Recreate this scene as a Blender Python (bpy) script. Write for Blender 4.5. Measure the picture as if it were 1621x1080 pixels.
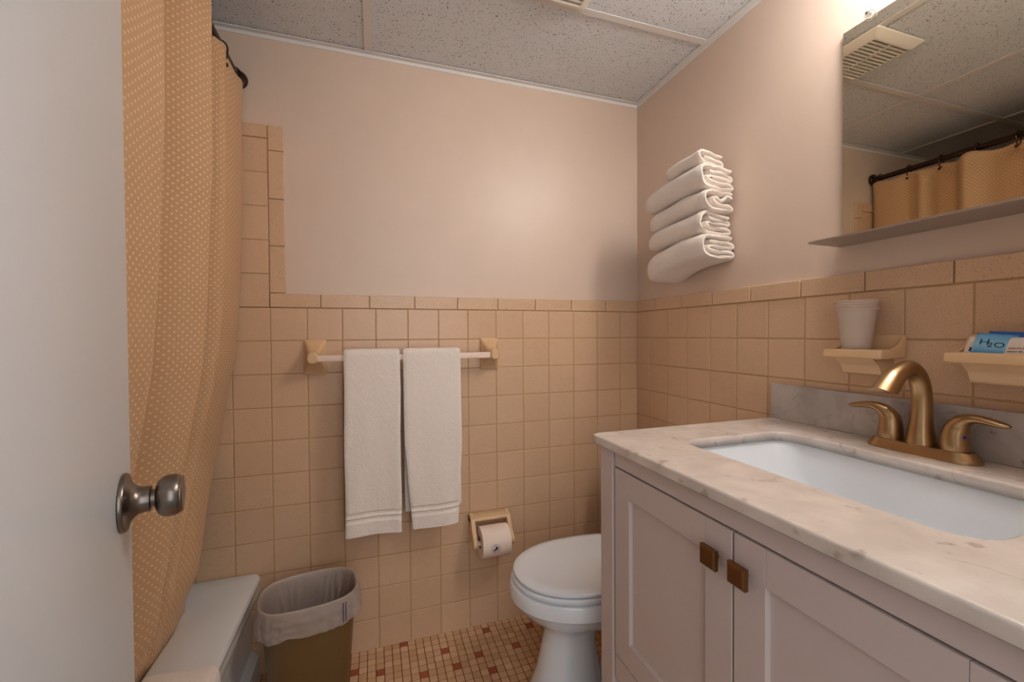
import bpy, bmesh, math, random
from mathutils import Vector, Matrix, noise

for o in list(bpy.data.objects):
    bpy.data.objects.remove(o)
S = bpy.context.scene
COL = S.collection
PI = math.pi
random.seed(7)

# ------------------------------------------------------------------ camera
def lin(c):
    out = []
    for v in c:
        v = v / 255.0
        out.append(v / 12.92 if v <= .04045 else ((v + .055) / 1.055) ** 2.4)
    return (out[0], out[1], out[2], 1.0)

FPX, YAW, PITCH, ROLL = 667.7, .3177, -.0154, -.0065
CAM = Vector((-1.0847, -1.5629, 1.1114))
fw = Vector((math.sin(YAW) * math.cos(PITCH), math.cos(YAW) * math.cos(PITCH), math.sin(PITCH)))
r0 = Vector((math.cos(YAW), -math.sin(YAW), 0)); u0 = r0.cross(fw)
rr = r0 * math.cos(ROLL) + u0 * math.sin(ROLL); uu = -r0 * math.sin(ROLL) + u0 * math.cos(ROLL)
cd = bpy.data.cameras.new('camera'); cam = bpy.data.objects.new('camera', cd); COL.objects.link(cam)
cd.sensor_fit = 'HORIZONTAL'; cd.sensor_width = 36; cd.lens = FPX / 1621 * 36
cd.clip_start = .01; cd.clip_end = 60
M = Matrix((rr, uu, -fw)).transposed().to_4x4(); M.translation = CAM
cam.matrix_world = M
S.camera = cam

# ------------------------------------------------------------------ world, light, exposure
S.view_settings.view_transform = 'Standard'; S.view_settings.look = 'None'
S.view_settings.gamma = 1; S.view_settings.use_curve_mapping = False
S.view_settings.exposure = 0.22
W = bpy.data.worlds.new('world'); S.world = W; W.use_nodes = True
W.node_tree.nodes['Background'].inputs[0].default_value = (.90, .95, 1.0, 1)
W.node_tree.nodes['Background'].inputs[1].default_value = .22
def area(name, loc, aim, sx, sy, power, color):
    l = bpy.data.lights.new(name, 'AREA'); l.shape = 'RECTANGLE'; l.size = sx; l.size_y = sy
    l.energy = power; l.color = color
    o = bpy.data.objects.new(name, l); COL.objects.link(o); o.location = loc
    o.rotation_euler = (Vector(aim) - Vector(loc)).to_track_quat('-Z', 'Y').to_euler()
    return o
# added soft fill, unseen beyond the doorway, standing in for next-room daylight
area('doorway_fill', (-.95, -2.6, 1.35), (-.9, 0, 1.0), 1.5, 1.7, 14, (.94, .97, 1.0))
GLOBE_EMISSION = 52.0
GLOBE_COLOR = (1.0, .955, .915, 1)

# ------------------------------------------------------------------ helpers
class MB:
    def __init__(s): s.bm = bmesh.new()
    def box(s, x0, x1, y0, y1, z0, z1, bev=0, seg=2, mi=0):
        b = bmesh.new(); bmesh.ops.create_cube(b, size=1)
        for v in b.verts:
            v.co = Vector(((x0 + x1) / 2 + v.co.x * (x1 - x0), (y0 + y1) / 2 + v.co.y * (y1 - y0), (z0 + z1) / 2 + v.co.z * (z1 - z0)))
        if bev: bmesh.ops.bevel(b, geom=b.edges[:], offset=bev, segments=seg, profile=.5, affect='EDGES')
        for f in b.faces: f.material_index = mi
        s.merge(b); return s
    def merge(s, b, mat=None):
        me = bpy.data.meshes.new('t'); b.to_mesh(me); b.free()
        if mat: me.transform(mat)
        s.bm.from_mesh(me); bpy.data.meshes.remove(me)
    def loft(s, rings, closed=True, cap0=True, cap1=True, mi=0):
        R = [[s.bm.verts.new(p) for p in r] for r in rings]
        n = len(R[0])
        for a, b in zip(R, R[1:]):
            for i in range(n if closed else n - 1):
                j = (i + 1) % n
                f = s.bm.faces.new((a[i], a[j], b[j], b[i])); f.material_index = mi
        if closed and cap0: f = s.bm.faces.new(list(reversed(R[0]))); f.material_index = mi
        if closed and cap1: f = s.bm.faces.new(R[-1]); f.material_index = mi
        return s
    def lathe(s, prof, c, axis=(0, 0, 1), n=40, cap0=True, cap1=True, mi=0):
        ax = Vector(axis).normalized(); q = Vector((0, 0, 1)).rotation_difference(ax)
        rings = []
        for r, h in prof:
            rings.append([Vector(c) + q @ Vector((r * math.cos(2 * PI * i / n), r * math.sin(2 * PI * i / n), h)) for i in range(n)])
        return s.loft(rings, cap0=cap0, cap1=cap1, mi=mi)
    def tube(s, pts, rad, n=20, up=None, mi=0, sub=1):
        """swept tube, rad = number or list of (ra, rb)"""
        P = [Vector(p) for p in pts]
        Rr = rad if isinstance(rad, list) else [rad] * len(P)
        Rr = [r if isinstance(r, tuple) else (r, r) for r in Rr]
        if sub > 1:
            P2, R2 = [], []
            for i in range(len(P) - 1):
                a, b, c, d = P[max(i - 1, 0)], P[i], P[i + 1], P[min(i + 2, len(P) - 1)]
                ra, rb, rc, rd = Rr[max(i - 1, 0)], Rr[i], Rr[i + 1], Rr[min(i + 2, len(P) - 1)]
                for k in range(sub):
                    t = k / sub
                    P2.append(cr(a, b, c, d, t)); R2.append(tuple(cr(ra[m], rb[m], rc[m], rd[m], t) for m in (0, 1)))
            P2.append(P[-1]); R2.append(Rr[-1]); P, Rr = P2, R2
        T = []
        for i in range(len(P)):
            T.append((P[min(i + 1, len(P) - 1)] - P[max(i - 1, 0)]).normalized())
        nrm = Vector(up) if up else T[0].orthogonal()
        nrm = (nrm - T[0] * nrm.dot(T[0])).normalized()
        rings = []
        for i, p in enumerate(P):
            if i: nrm = (T[i - 1].rotation_difference(T[i]) @ nrm)
            nrm = (nrm - T[i] * nrm.dot(T[i])).normalized(); bi = T[i].cross(nrm)
            rings.append([p + nrm * Rr[i][0] * math.cos(2 * PI * k / n) + bi * Rr[i][1] * math.sin(2 * PI * k / n) for k in range(n)])
        return s.loft(rings, mi=mi)
    def prism(s, poly, axis, a, b, mi=0, bev=0):
        """poly of 2D points extruded along axis between a and b"""
        def P(u, v, w):
            return {'x': (w, u, v), 'y': (u, w, v), 'z': (u, v, w)}[axis]
        bb = bmesh.new()
        A = [bb.verts.new(P(u, v, a)) for u, v in poly]; B = [bb.verts.new(P(u, v, b)) for u, v in poly]
        n = len(poly)
        for i in range(n): bb.faces.new((A[i], A[(i + 1) % n], B[(i + 1) % n], B[i]))
        bb.faces.new(list(reversed(A))); bb.faces.new(B)
        bmesh.ops.recalc_face_normals(bb, faces=bb.faces[:])
        if bev: bmesh.ops.bevel(bb, geom=bb.edges[:], offset=bev, segments=3, profile=.5, affect='EDGES')
        for f in bb.faces: f.material_index = mi
        s.merge(bb); return s
    def grid(s, fn, nu, nv, uvfn=None, wrap=False, mi=0):
        V = [[s.bm.verts.new(fn(i / nu, j / nv)) for j in range(nv + 1)] for i in range(nu + 1)]
        uv = s.bm.loops.layers.uv.verify() if uvfn else None
        for i in range(nu):
            for j in range(nv):
                f = s.bm.faces.new((V[i][j], V[i + 1][j], V[i + 1][j + 1], V[i][j + 1])); f.material_index = mi
                if uvfn:
                    for l, (a, b) in zip(f.loops, ((i, j), (i + 1, j), (i + 1, j + 1), (i, j + 1))):
                        l[uv].uv = uvfn(a / nu, b / nv)
        return s
    def build(s, name, mats, parent=None, smooth=True, recalc=True, angle=35, origin=None, wn=False):
        if recalc: bmesh.ops.recalc_face_normals(s.bm, faces=s.bm.faces[:])
        me = bpy.data.meshes.new(name); s.bm.to_mesh(me); s.bm.free()
        for m in (mats if isinstance(mats, (list, tuple)) else [mats]): me.materials.append(m)
        if smooth:
            for p in me.polygons: p.use_smooth = True
            me.set_sharp_from_angle(angle=math.radians(angle))
        o = bpy.data.objects.new(name, me); COL.objects.link(o)
        if wn:
            m_ = o.modifiers.new('weighted', 'WEIGHTED_NORMAL'); m_.keep_sharp = False; m_.weight = 100
        if origin is not None:
            me.transform(Matrix.Translation(-Vector(origin))); o.location = origin
        if parent:
            o.parent = parent
            if origin is None:
                w = Vector((0, 0, 0)); p = parent
                while p: w = w + p.location; p = p.parent
                me.transform(Matrix.Translation(-w))
            else:
                w = Vector((0, 0, 0)); p = parent
                while p: w = w + p.location; p = p.parent
                o.location = Vector(origin) - w
        return o
def cr(a, b, c, d, t):
    return .5 * ((2 * b) + (c - a) * t + (2 * a - 5 * b + 4 * c - d) * t * t + (3 * b - a - 3 * c + d) * t ** 3)
def smooth2(pts, sub=6, closed=False):
    n = len(pts); out = []
    P = [Vector((p[0], p[1], 0)) for p in pts]
    for i in range(n if closed else n - 1):
        if closed: a, b, c, d = P[i - 1], P[i], P[(i + 1) % n], P[(i + 2) % n]
        else: a, b, c, d = P[max(i - 1, 0)], P[i], P[i + 1], P[min(i + 2, n - 1)]
        for k in range(sub): q = cr(a, b, c, d, k / sub); out.append((q.x, q.y))
    if not closed: out.append(pts[-1])
    return out
def rrect(cx, cy, hx, hy, r, n=8):
    out = []
    r = min(r, hx * .999, hy * .999)
    for sx, sy, a0 in ((1, 1, 0), (-1, 1, 90), (-1, -1, 180), (1, -1, 270)):
        for k in range(n + 1):
            a = math.radians(a0 + 90 * k / n)
            out.append((cx + sx * (hx - r) + r * math.cos(a), cy + sy * (hy - r) + r * math.sin(a)))
    return out
def superell(cx, cy, a, b, e, n=48, rot=0):
    out = []
    for k in range(n):
        t = 2 * PI * k / n; c, s_ = math.cos(t), math.sin(t)
        x = a * math.copysign(abs(c) ** (2 / e), c); y = b * math.copysign(abs(s_) ** (2 / e), s_)
        out.append((cx + x * math.cos(rot) - y * math.sin(rot), cy + x * math.sin(rot) + y * math.cos(rot)))
    return out
def tag(o, label=None, cat=None, group=None, kind=None):
    if label: o['label'] = label
    if cat: o['category'] = cat
    if group: o['group'] = group
    if kind: o['kind'] = kind
    return o
def thing(name, label, cat, loc=(0, 0, 0), group=None):
    o = bpy.data.objects.new(name, None); COL.objects.link(o); o.location = loc; o.empty_display_size = .05
    return tag(o, label, cat, group)
def struct(o): o['kind'] = 'structure'; return o

# ------------------------------------------------------------------ materials
class NT:
    def __init__(s, name):
        s.m = bpy.data.materials.new(name); s.m.use_nodes = True; s.t = s.m.node_tree
        s.b = s.t.nodes['Principled BSDF']
    def n(s, typ, **kw):
        d = s.t.nodes.new(typ)
        for k, v in kw.items():
            if k in ('_in',):
                for kk, vv in v.items(): s.put(d, kk, vv)
            else: setattr(d, k, v)
        return d
    def put(s, d, k, v):
        if hasattr(v, 'links') or isinstance(v, bpy.types.NodeSocket): s.t.links.new(v, d.inputs[k])
        else: d.inputs[k].default_value = v
    def math(s, op, a, b=0, c=0):
        d = s.n('ShaderNodeMath', operation=op); s.put(d, 0, a); s.put(d, 1, b); s.put(d, 2, c); return d.outputs[0]
    def mix(s, f, a, b, mode='MIX'):
        d = s.n('ShaderNodeMix', data_type='RGBA', blend_type=mode); s.put(d, 0, f); s.put(d, 6, a); s.put(d, 7, b); return d.outputs[2]
    def noise(s, scale, detail=2, vec=None, rough=.5, dist=0):
        d = s.n('ShaderNodeTexNoise'); s.put(d, 'Scale', scale); s.put(d, 'Detail', detail); s.put(d, 'Roughness', rough); s.put(d, 'Distortion', dist)
        s.put(d, 'Vector', vec if vec else s.obj()); return d.outputs[0]
    def obj(s):
        if not hasattr(s, 'tc'): s.tc = s.n('ShaderNodeTexCoord')
        return s.tc.outputs['Object']
    def ramp(s, f, stops):
        d = s.n('ShaderNodeValToRGB'); s.put(d, 0, f); e = d.color_ramp.elements
        while len(e) < len(stops): e.new(.5)
        for k, (p, c) in enumerate(stops): e[k].position = p; e[k].color = c if len(c) == 4 else (*c, 1)
        return d.outputs[0]
    def bump(s, h, strength=.3, dist=.002):
        d = s.n('ShaderNodeBump'); s.put(d, 'Height', h); s.put(d, 'Strength', strength); s.put(d, 'Distance', dist)
        s.t.links.new(d.outputs[0], s.b.inputs['Normal']); return d
    def set(s, **kw):
        for k, v in kw.items(): s.put(s.b, k.replace('_', ' '), v)
        return s
G = lambda v: (v, v, v, 1)
def simple(name, col, rough=.5, metal=0, **kw):
    t = NT(name); t.set(Base_Color=lin(col), Roughness=rough, Metallic=metal, **kw); return t.m

t = NT('wall_paint'); nz = t.noise(9, 3); col = t.mix(nz, lin((214, 192, 173)), lin((220, 198, 180)))
t.set(Base_Color=col, Roughness=.40); t.bump(t.math('ADD', t.noise(60, 3), t.math('MULTIPLY', t.noise(7, 1), 2.5)), .22, .0012); m_paint = t.m

def tile_mat(name, c1, c2, spk):
    t = NT(name); g = t.n('ShaderNodeNewGeometry')
    base = t.mix(g.outputs['Random Per Island'], lin(c1), lin(c2))
    cloud = t.noise(35, 2)
    base = t.mix(t.math('MULTIPLY', cloud, .35), base, lin((206, 160, 118)))
    sp = t.n('ShaderNodeTexNoise'); t.put(sp, 'Scale', 560.); t.put(sp, 'Detail', 1.5); t.put(sp, 'Vector', t.obj())
    f = t.ramp(sp.outputs[0], [(.60, (0, 0, 0)), (.68, (1, 1, 1))])
    base = t.mix(t.math('MULTIPLY', f, spk), base, lin((150, 102, 66)))
    t.set(Base_Color=base, Roughness=.27); t.bump(t.math('ADD', t.noise(14, 1), t.math('MULTIPLY', t.noise(300, 1), .10)), .12, .002)
    return t.m
m_tile = tile_mat('glazed_tile', (220, 187, 156), (214, 181, 150), .55)
m_ceramic = tile_mat('ceramic_fixture', (228, 192, 150), (226, 190, 148), .10)
t = NT('grout'); t.set(Base_Color=t.mix(t.noise(6, 3), lin((182, 144, 94)), lin((198, 164, 118))), Roughness=.85); m_grout = t.m
t = NT('floor_grout'); t.set(Base_Color=lin((112, 66, 38)), Roughness=.9); m_fgrout = t.m
t = NT('floor_mosaic'); g = t.n('ShaderNodeNewGeometry')
t.set(Base_Color=t.mix(g.outputs['Random Per Island'], lin((228, 186, 146)), lin((206, 160, 118))), Roughness=.38); m_mosaic = t.m
t = NT('floor_mosaic_red'); g = t.n('ShaderNodeNewGeometry')
t.set(Base_Color=t.mix(g.outputs['Random Per Island'], lin((176, 92, 54)), lin((160, 82, 48))), Roughness=.38); m_mosaic_red = t.m

t = NT('acoustic_tile')
v1 = t.n('ShaderNodeTexVoronoi'); t.put(v1, 'Scale', 125.); t.put(v1, 'Randomness', 1.0)
warp = t.n('ShaderNodeTexNoise'); t.put(warp, 'Scale', 60.); t.put(warp, 'Detail', 2.); t.put(warp, 'Vector', t.obj())
vm = t.n('ShaderNodeVectorMath', operation='MULTIPLY_ADD'); t.put(vm, 0, warp.outputs[1]); t.put(vm, 1, (.016, .016, .016)); t.put(vm, 2, t.obj())
t.put(v1, 'Vector', vm.outputs[0])
hole = t.ramp(v1.outputs[0], [(.14, (1, 1, 1)), (.26, (0, 0, 0))])
v2 = t.n('ShaderNodeTexVoronoi'); t.put(v2, 'Scale', 260.); t.put(v2, 'Vector', vm.outputs[0])
hole2 = t.ramp(v2.outputs[0], [(.12, (1, 1, 1)), (.28, (0, 0, 0))])
h = t.math('MAXIMUM', t.math('MULTIPLY', hole, t.ramp(t.noise(30, 1), [(.36, (0, 0, 0)), (.46, (1, 1, 1))])), t.math('MULTIPLY', hole2, .6))
base = t.mix(t.noise(150, 2), lin((218, 222, 226)), lin((234, 236, 238)))
t.set(Base_Color=t.mix(h, base, lin((70, 56, 48))), Roughness=.95); t.bump(t.math('SUBTRACT', t.math('MULTIPLY', t.noise(200, 2), .3), h), .5, .002); m_acoustic = t.m
m_tbar = simple('ceiling_grid_metal', (228, 224, 220), .5)
m_plastic_white = simple('white_plastic', (226, 218, 206), .4)
m_dark = simple('dark_void', (22, 18, 15), .9)

t = NT('white_door_paint'); t.set(Base_Color=lin((222, 227, 232)), Roughness=.3); t.bump(t.noise(14, 2), .1, .001); m_door = t.m
m_nickel = simple('aged_nickel', (132, 122, 114), .3, 1)
t = NT('antique_bronze'); t.set(Base_Color=t.mix(t.noise(18, 2), lin((186, 156, 118)), lin((164, 132, 94))), Metallic=1., Roughness=.3, Anisotropic=.4); m_bronze = t.m
m_bronze_dark = simple('bronze_knob', (128, 88, 50), .36, .85)
m_rod = simple('dark_bronze_rod', (74, 54, 46), .3, .9)
m_steel = simple('brushed_steel', (176, 166, 156), .42, .75)
t = NT('mirror_glass'); t.set(Base_Color=(.64, .58, .47, 1), Metallic=1., Roughness=.012); m_mirror = t.m
m_mirror_edge = simple('mirror_edge', (80, 84, 78), .2, .3)
t = NT('clear_plastic'); t.set(Base_Color=(1, 1, 1, 1), Roughness=.05, Transmission_Weight=.9, IOR=1.45); m_clear = t.m

t = NT('marble')
wn = t.n('ShaderNodeTexNoise'); t.put(wn, 'Scale', 7.5); t.put(wn, 'Detail', 8.); t.put(wn, 'Distortion', .5); t.put(wn, 'Vector', t.obj())
vein = t.ramp(wn.outputs[0], [(.484, (0, 0, 0)), (.499, (1, 1, 1)), (.501, (1, 1, 1)), (.516, (0, 0, 0))])
msk = t.ramp(t.noise(6.5, 2), [(.50, (0, 0, 0)), (.66, (1, 1, 1))])
spots = t.ramp(t.noise(30, 3), [(.64, (0, 0, 0)), (.72, (1, 1, 1))])
base = t.mix(t.ramp(t.noise(14, 8, dist=.4), [(.32, (0, 0, 0)), (.66, (1, 1, 1))]), lin((224, 212, 201)), lin((205, 192, 181)))
base = t.mix(t.math('MULTIPLY', t.math('MULTIPLY', vein, msk), .8), base, lin((146, 130, 122)))
base = t.mix(t.math('MULTIPLY', spots, .55), base, lin((150, 132, 120)))
t.set(Base_Color=base, Roughness=.2); m_marble = t.m
t = NT('marble_grey')
base = t.mix(t.ramp(t.noise(12, 6, dist=.5), [(.3, (0, 0, 0)), (.7, (1, 1, 1))]), lin((204, 194, 186)), lin((164, 154, 148)))
sp = t.ramp(t.noise(45, 3), [(.66, (0, 0, 0)), (.74, (1, 1, 1))])
base = t.mix(t.math('MULTIPLY', sp, .6), base, lin((116, 104, 100)))
wn = t.n('ShaderNodeTexNoise'); t.put(wn, 'Scale', 9.); t.put(wn, 'Detail', 5.); t.put(wn, 'Distortion', .8); t.put(wn, 'Vector', t.obj())
vein = t.ramp(wn.outputs[0], [(.48, (0, 0, 0)), (.5, (1, 1, 1)), (.52, (0, 0, 0))])
t.set(Base_Color=t.mix(t.math('MULTIPLY', vein, .28), base, lin((130, 118, 114))), Roughness=.22); m_marble_grey = t.m

t = NT('vanity_paint'); t.set(Base_Color=lin((206, 190, 184)), Roughness=.38); m_vanity = t.m
t = NT('porcelain'); t.set(Base_Color=lin((232, 236, 240)), Roughness=.12, Coat_Weight=.3); m_porc = t.m
t = NT('tub_enamel'); t.set(Base_Color=lin((228, 230, 230)), Roughness=.25); m_tub = t.m

def terry(name, col):
    t = NT(name)
    t.set(Base_Color=t.mix(t.noise(380, 2), lin(tuple(c - 14 for c in col)), lin(col)), Roughness=.95, Sheen_Weight=.25, Sheen_Roughness=.6)
    t.bump(t.math('ADD', t.noise(330, 3), t.math('MULTIPLY', t.noise(60, 2), .8)), .75, .003); return t.m
m_terry = terry('white_terry', (250, 238, 227))
t = NT('towel_band'); t.set(Base_Color=lin((242, 230, 222)), Roughness=.85); w = t.n('ShaderNodeTexWave', bands_direction='Z'); t.put(w, 'Scale', 150.); t.put(w, 'Vector', t.obj()); t.bump(w.outputs[1], .3, .001); m_band = t.m

# waffle-weave curtain: small light dots on a golden cloth, laid out in the cloth's own UV (metres)
t = NT('curtain_cloth'); uv = t.n('ShaderNodeUVMap'); sx = t.n('ShaderNodeSeparateXYZ'); t.t.links.new(uv.outputs[0], sx.inputs[0])
P_ = .0083
ua = t.math('DIVIDE', sx.outputs[0], P_ * 2); va = t.math('DIVIDE', sx.outputs[1], P_)
row = t.math('FLOOR', va); off = t.math('MULTIPLY', t.math('MODULO', row, 2.), .5)
fu = t.math('MULTIPLY', t.math('SUBTRACT', t.math('FRACT', t.math('ADD', ua, off)), .5), 2.); fv = t.math('SUBTRACT', t.math('FRACT', va), .5)
d2 = t.math('SQRT', t.math('ADD', t.math('MULTIPLY', fu, fu), t.math('MULTIPLY', fv, fv)))
dot = t.ramp(d2, [(.20, (1, 1, 1)), (.40, (0, 0, 0))])
base = t.mix(t.math('MULTIPLY', dot, .62), t.mix(t.noise(8, 2), lin((214, 172, 130)), lin((206, 162, 118))), lin((250, 222, 172)))
t.set(Base_Color=base, Roughness=.8, Sheen_Weight=.15); t.bump(dot, .4, .0015)
tr = t.n('ShaderNodeBsdfTranslucent'); t.put(tr, 'Color', base); mx = t.n('ShaderNodeMixShader'); t.put(mx, 0, .12)
t.t.links.new(t.b.outputs[0], mx.inputs[1]); t.t.links.new(tr.outputs[0], mx.inputs[2])
t.t.links.new(mx.outputs[0], t.t.nodes['Material Output'].inputs[0]); m_curtain = t.m
t = NT('curtain_hem'); t.set(Base_Color=lin((212, 164, 98)), Roughness=.8); m_hem = t.m

t = NT('bin_plastic'); t.set(Base_Color=lin((112, 86, 50)), Roughness=.42); t.bump(t.noise(220, 2), .15, .001); m_bin = t.m
t = NT('liner_film'); t.set(Base_Color=lin((226, 212, 202)), Roughness=.32)
tp = t.n('ShaderNodeBsdfTransparent'); mx = t.n('ShaderNodeMixShader'); t.put(mx, 0, .66)
trl = t.n('ShaderNodeBsdfTranslucent'); t.put(trl, 'Color', lin((235, 222, 212))); mx2 = t.n('ShaderNodeMixShader'); t.put(mx2, 0, .35)
t.t.links.new(t.b.outputs[0], mx2.inputs[1]); t.t.links.new(trl.outputs[0], mx2.inputs[2])
t.t.links.new(tp.outputs[0], mx.inputs[1]); t.t.links.new(mx2.outputs[0], mx.inputs[2]); t.t.links.new(mx.outputs[0], t.t.nodes['Material Output'].inputs[0])
t.bump(t.noise(38, 3, dist=1.5), .5, .004); m_liner = t.m
m_ink = simple('blue_ink', (58, 60, 98), .6)
t = NT('toilet_paper'); t.set(Base_Color=lin((246, 226, 210)), Roughness=.95); t.bump(t.noise(260, 2), .25, .0008); m_paper = t.m
m_card = simple('cardboard_core', (150, 104, 70), .9)
t = NT('frosted_cup'); t.set(Base_Color=lin((252, 238, 224)), Roughness=.35); 
tp = t.n('ShaderNodeBsdfTransparent'); trl = t.n('ShaderNodeBsdfTranslucent'); t.put(trl, 'Color', lin((240, 226, 214)))
mx2 = t.n('ShaderNodeMixShader'); t.put(mx2, 0, .5); mx = t.n('ShaderNodeMixShader'); t.put(mx, 0, .80)
t.t.links.new(t.b.outputs[0], mx2.inputs[1]); t.t.links.new(trl.outputs[0], mx2.inputs[2])
t.t.links.new(tp.outputs[0], mx.inputs[1]); t.t.links.new(mx2.outputs[0], mx.inputs[2]); t.t.links.new(mx.outputs[0], t.t.nodes['Material Output'].inputs[0]); m_cup = t.m
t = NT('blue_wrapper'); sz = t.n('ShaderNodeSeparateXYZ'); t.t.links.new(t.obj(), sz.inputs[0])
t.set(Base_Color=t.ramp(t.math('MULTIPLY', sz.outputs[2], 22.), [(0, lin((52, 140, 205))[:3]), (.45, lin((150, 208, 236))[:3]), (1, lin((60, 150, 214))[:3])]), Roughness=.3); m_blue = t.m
m_blue_deep = simple('deep_blue_wrapper', (40, 104, 190), .3)
m_white_wrap = simple('white_wrapper', (238, 226, 214), .3)
m_text_dark = simple('dark_print', (24, 44, 74), .6)
m_text_black = simple('black_print', (40, 32, 34), .6)
m_text_red = simple('rust_print', (172, 92, 52), .6)
m_bluedot = simple('blue_dot', (18, 34, 190), .3)
t = NT('opal_glass_lit'); t.set(Base_Color=(1, .95, .9, 1), Emission_Color=GLOBE_COLOR, Emission_Strength=GLOBE_EMISSION); m_opal = t.m

# ------------------------------------------------------------------ the setting
CZ = 2.09; T = .1095; ZC = 11 * T          # ceiling height, tile pitch, underside of the cap course
XL, YF = -2.19, -1.525                      # left wall, front wall
struct(MB().box(XL - .1, .1, 0, .1, -.05, CZ + .3).build('wall_back', m_paint, smooth=False))
wb = bpy.data.objects['wall_back']
wr = struct(MB().box(0, .1, YF - .1, 0, -.05, CZ + .3).build('wall_right', m_paint, smooth=False))
struct(MB().box(XL - .1, XL, YF - .1, 0, -.05, CZ + .3).build('wall_left', m_paint, smooth=False))
DX0, DX1 = -1.235, -.47
b = MB(); b.box(XL, DX0, YF - .11, YF, -.05, CZ + .3); b.box(DX1, 0, YF - .11, YF, -.05, CZ + .3); b.box(DX0, DX1, YF - .11, YF, 2.03, CZ + .3)
struct(b.build('wall_front', m_paint, smooth=False))

def tiles(b, plane, cells, th=.007, gap=.0028):
    """cells: (u0, u1, z0, z1); u runs along x on the back wall and along -y on the right wall"""
    for (u0, u1, z0, z1) in cells:
        jx = random.uniform(-.0003, .0003)
        if plane == 'back': b.box(u0 + gap / 2, u1 - gap / 2, -th + jx, .001, z0 + gap / 2, z1 - gap / 2, .0018, 2)
        elif plane == 'right': b.box(-th + jx, .001, -u1 + gap / 2, -u0 - gap / 2, z0 + gap / 2, z1 - gap / 2, .0018, 2)
        else: b.box(XL - .001, XL + th + jx, -u1 + gap / 2, -u0 - gap / 2, z0 + gap / 2, z1 - gap / 2, .0018, 2)
X0 = -.0902 - 12 * T                        # the tub edge column (x = -1.404)
TOP = ZC + 5 * T + .045
cells = []
xs = [0 - .0005, -.0902] + [-.0902 - i * T for i in range(1, 13)]
for k in range(11):
    for a, c in zip(xs[1:], xs): cells.append((a, c, ZC - (k + 1) * T, ZC - k * T))
xs2 = [X0 - i * T for i in range(0, 8)]
for k in range(-5, 11):
    for c, a in zip(xs2, xs2[1:]):
        cells.append((max(a, XL + .008), c, ZC - (k + 1) * T, ZC - k * T))
b = MB(); tiles(b, 'back', cells); b.build('tile_field', m_tile, wb, wn=True)
b = MB()
caps = []
x = 0; xc = [-.001, -.009, -.161, -.319, -.476, -.630, -.786, -.942, -1.096, -1.252, X0]
xc = [-.001] + xc[2:]
for c, a in zip(xc, xc[1:]): caps.append((a, c, ZC, ZC + .0475))
for z0, z1 in ((ZC + .0475, 1.405), (1.405, 1.558), (1.558, 1.714), (1.714, TOP)): caps.append((X0, X0 + .049, z0, z1))
for c, a in zip(xs2, xs2[1:]): caps.append((max(a, XL + .008), c, ZC + 5 * T, TOP))
tiles(b, 'back', caps, th=.010); b.build('tile_cap', m_tile, wb, wn=True)
b = MB(); b.box(XL, -.0005, -.0052, .001, 0, ZC + .045); b.box(XL, X0 + .047, -.0052, .001, ZC, TOP - .002); b.build('grout_bed', m_grout, wb, smooth=False)

ys = [0.0075, .0925] + [.0925 + i * T for i in range(1, 14)]
cells = []
for k in range(11):
    for a, c in zip(ys, ys[1:]): cells.append((a, min(c, 1.525), ZC - (k + 1) * T, ZC - k * T))
b = MB(); tiles(b, 'right', cells); b.build('tile_field', m_tile, wr, wn=True)
yc = [.0075, .134, .285, .433, .584, .740, .893, 1.05, 1.203, 1.357, 1.51]
b = MB(); tiles(b, 'right', [(a, c, ZC, ZC + .0475) for a, c in zip(yc, yc[1:])], th=.010); b.build('tile_cap', m_tile, wr, wn=True)
b = MB(); b.box(-.0052, .001, -1.52, -.005, 0, ZC + .045); b.build('grout_bed', m_grout, wr, smooth=False)
wl = bpy.data.objects['wall_left']
cells = [(i * T + .01, min((i + 1) * T + .01, 1.52), ZC - (k + 1) * T, ZC - k * T) for i in range(14) for k in range(-5, 8)]
b = MB(); tiles(b, 'left', cells); b.build('tile_field', m_tile, wl, wn=True)

# floor: one inch mosaic in beige with scattered red-brown squares
flo = struct(MB().box(XL - .1, .1, YF - .11, .1, -.06, 0).build('floor', m_fgrout, smooth=False))
FP = .0272
acc = [(-.989, -.014), (-.858, -.095), (-.701, -.048), (-.539, -.075), (-.753, -.150), (-.832, -.173), (-.619, -.151), (-.727, -.228), (-1.073, -.117), (-.938, -.169), (-1.168, -.091)]
ai = set((round((x + .0136) / FP), round((y + .0136) / FP)) for x, y in acc)
rnd = random.Random(3); b = MB()
for i in range(-54, 0):
    for j in range(-57, 0):
        cx, cy = i * FP + FP / 2 - .0136 + .0136, j * FP + FP / 2
        key = (i, j)
        red = any(abs(cx - ax) < FP * .5 and abs(cy - ay) < FP * .5 for ax, ay in acc)
        if not (cx > -1.2 and cx < -.52 and cy > -.25): red = red or rnd.random() < .035
        hw = FP / 2 - .0013
        if cx + hw > -.001: continue
        b.box(cx - hw, cx + hw, cy - hw, cy + hw, -.002, .0016 + rnd.uniform(-.0002, .0002), .0006, 1, mi=1 if red else 0)
b.build('floor_tile', [m_mosaic, m_mosaic_red], flo)

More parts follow.
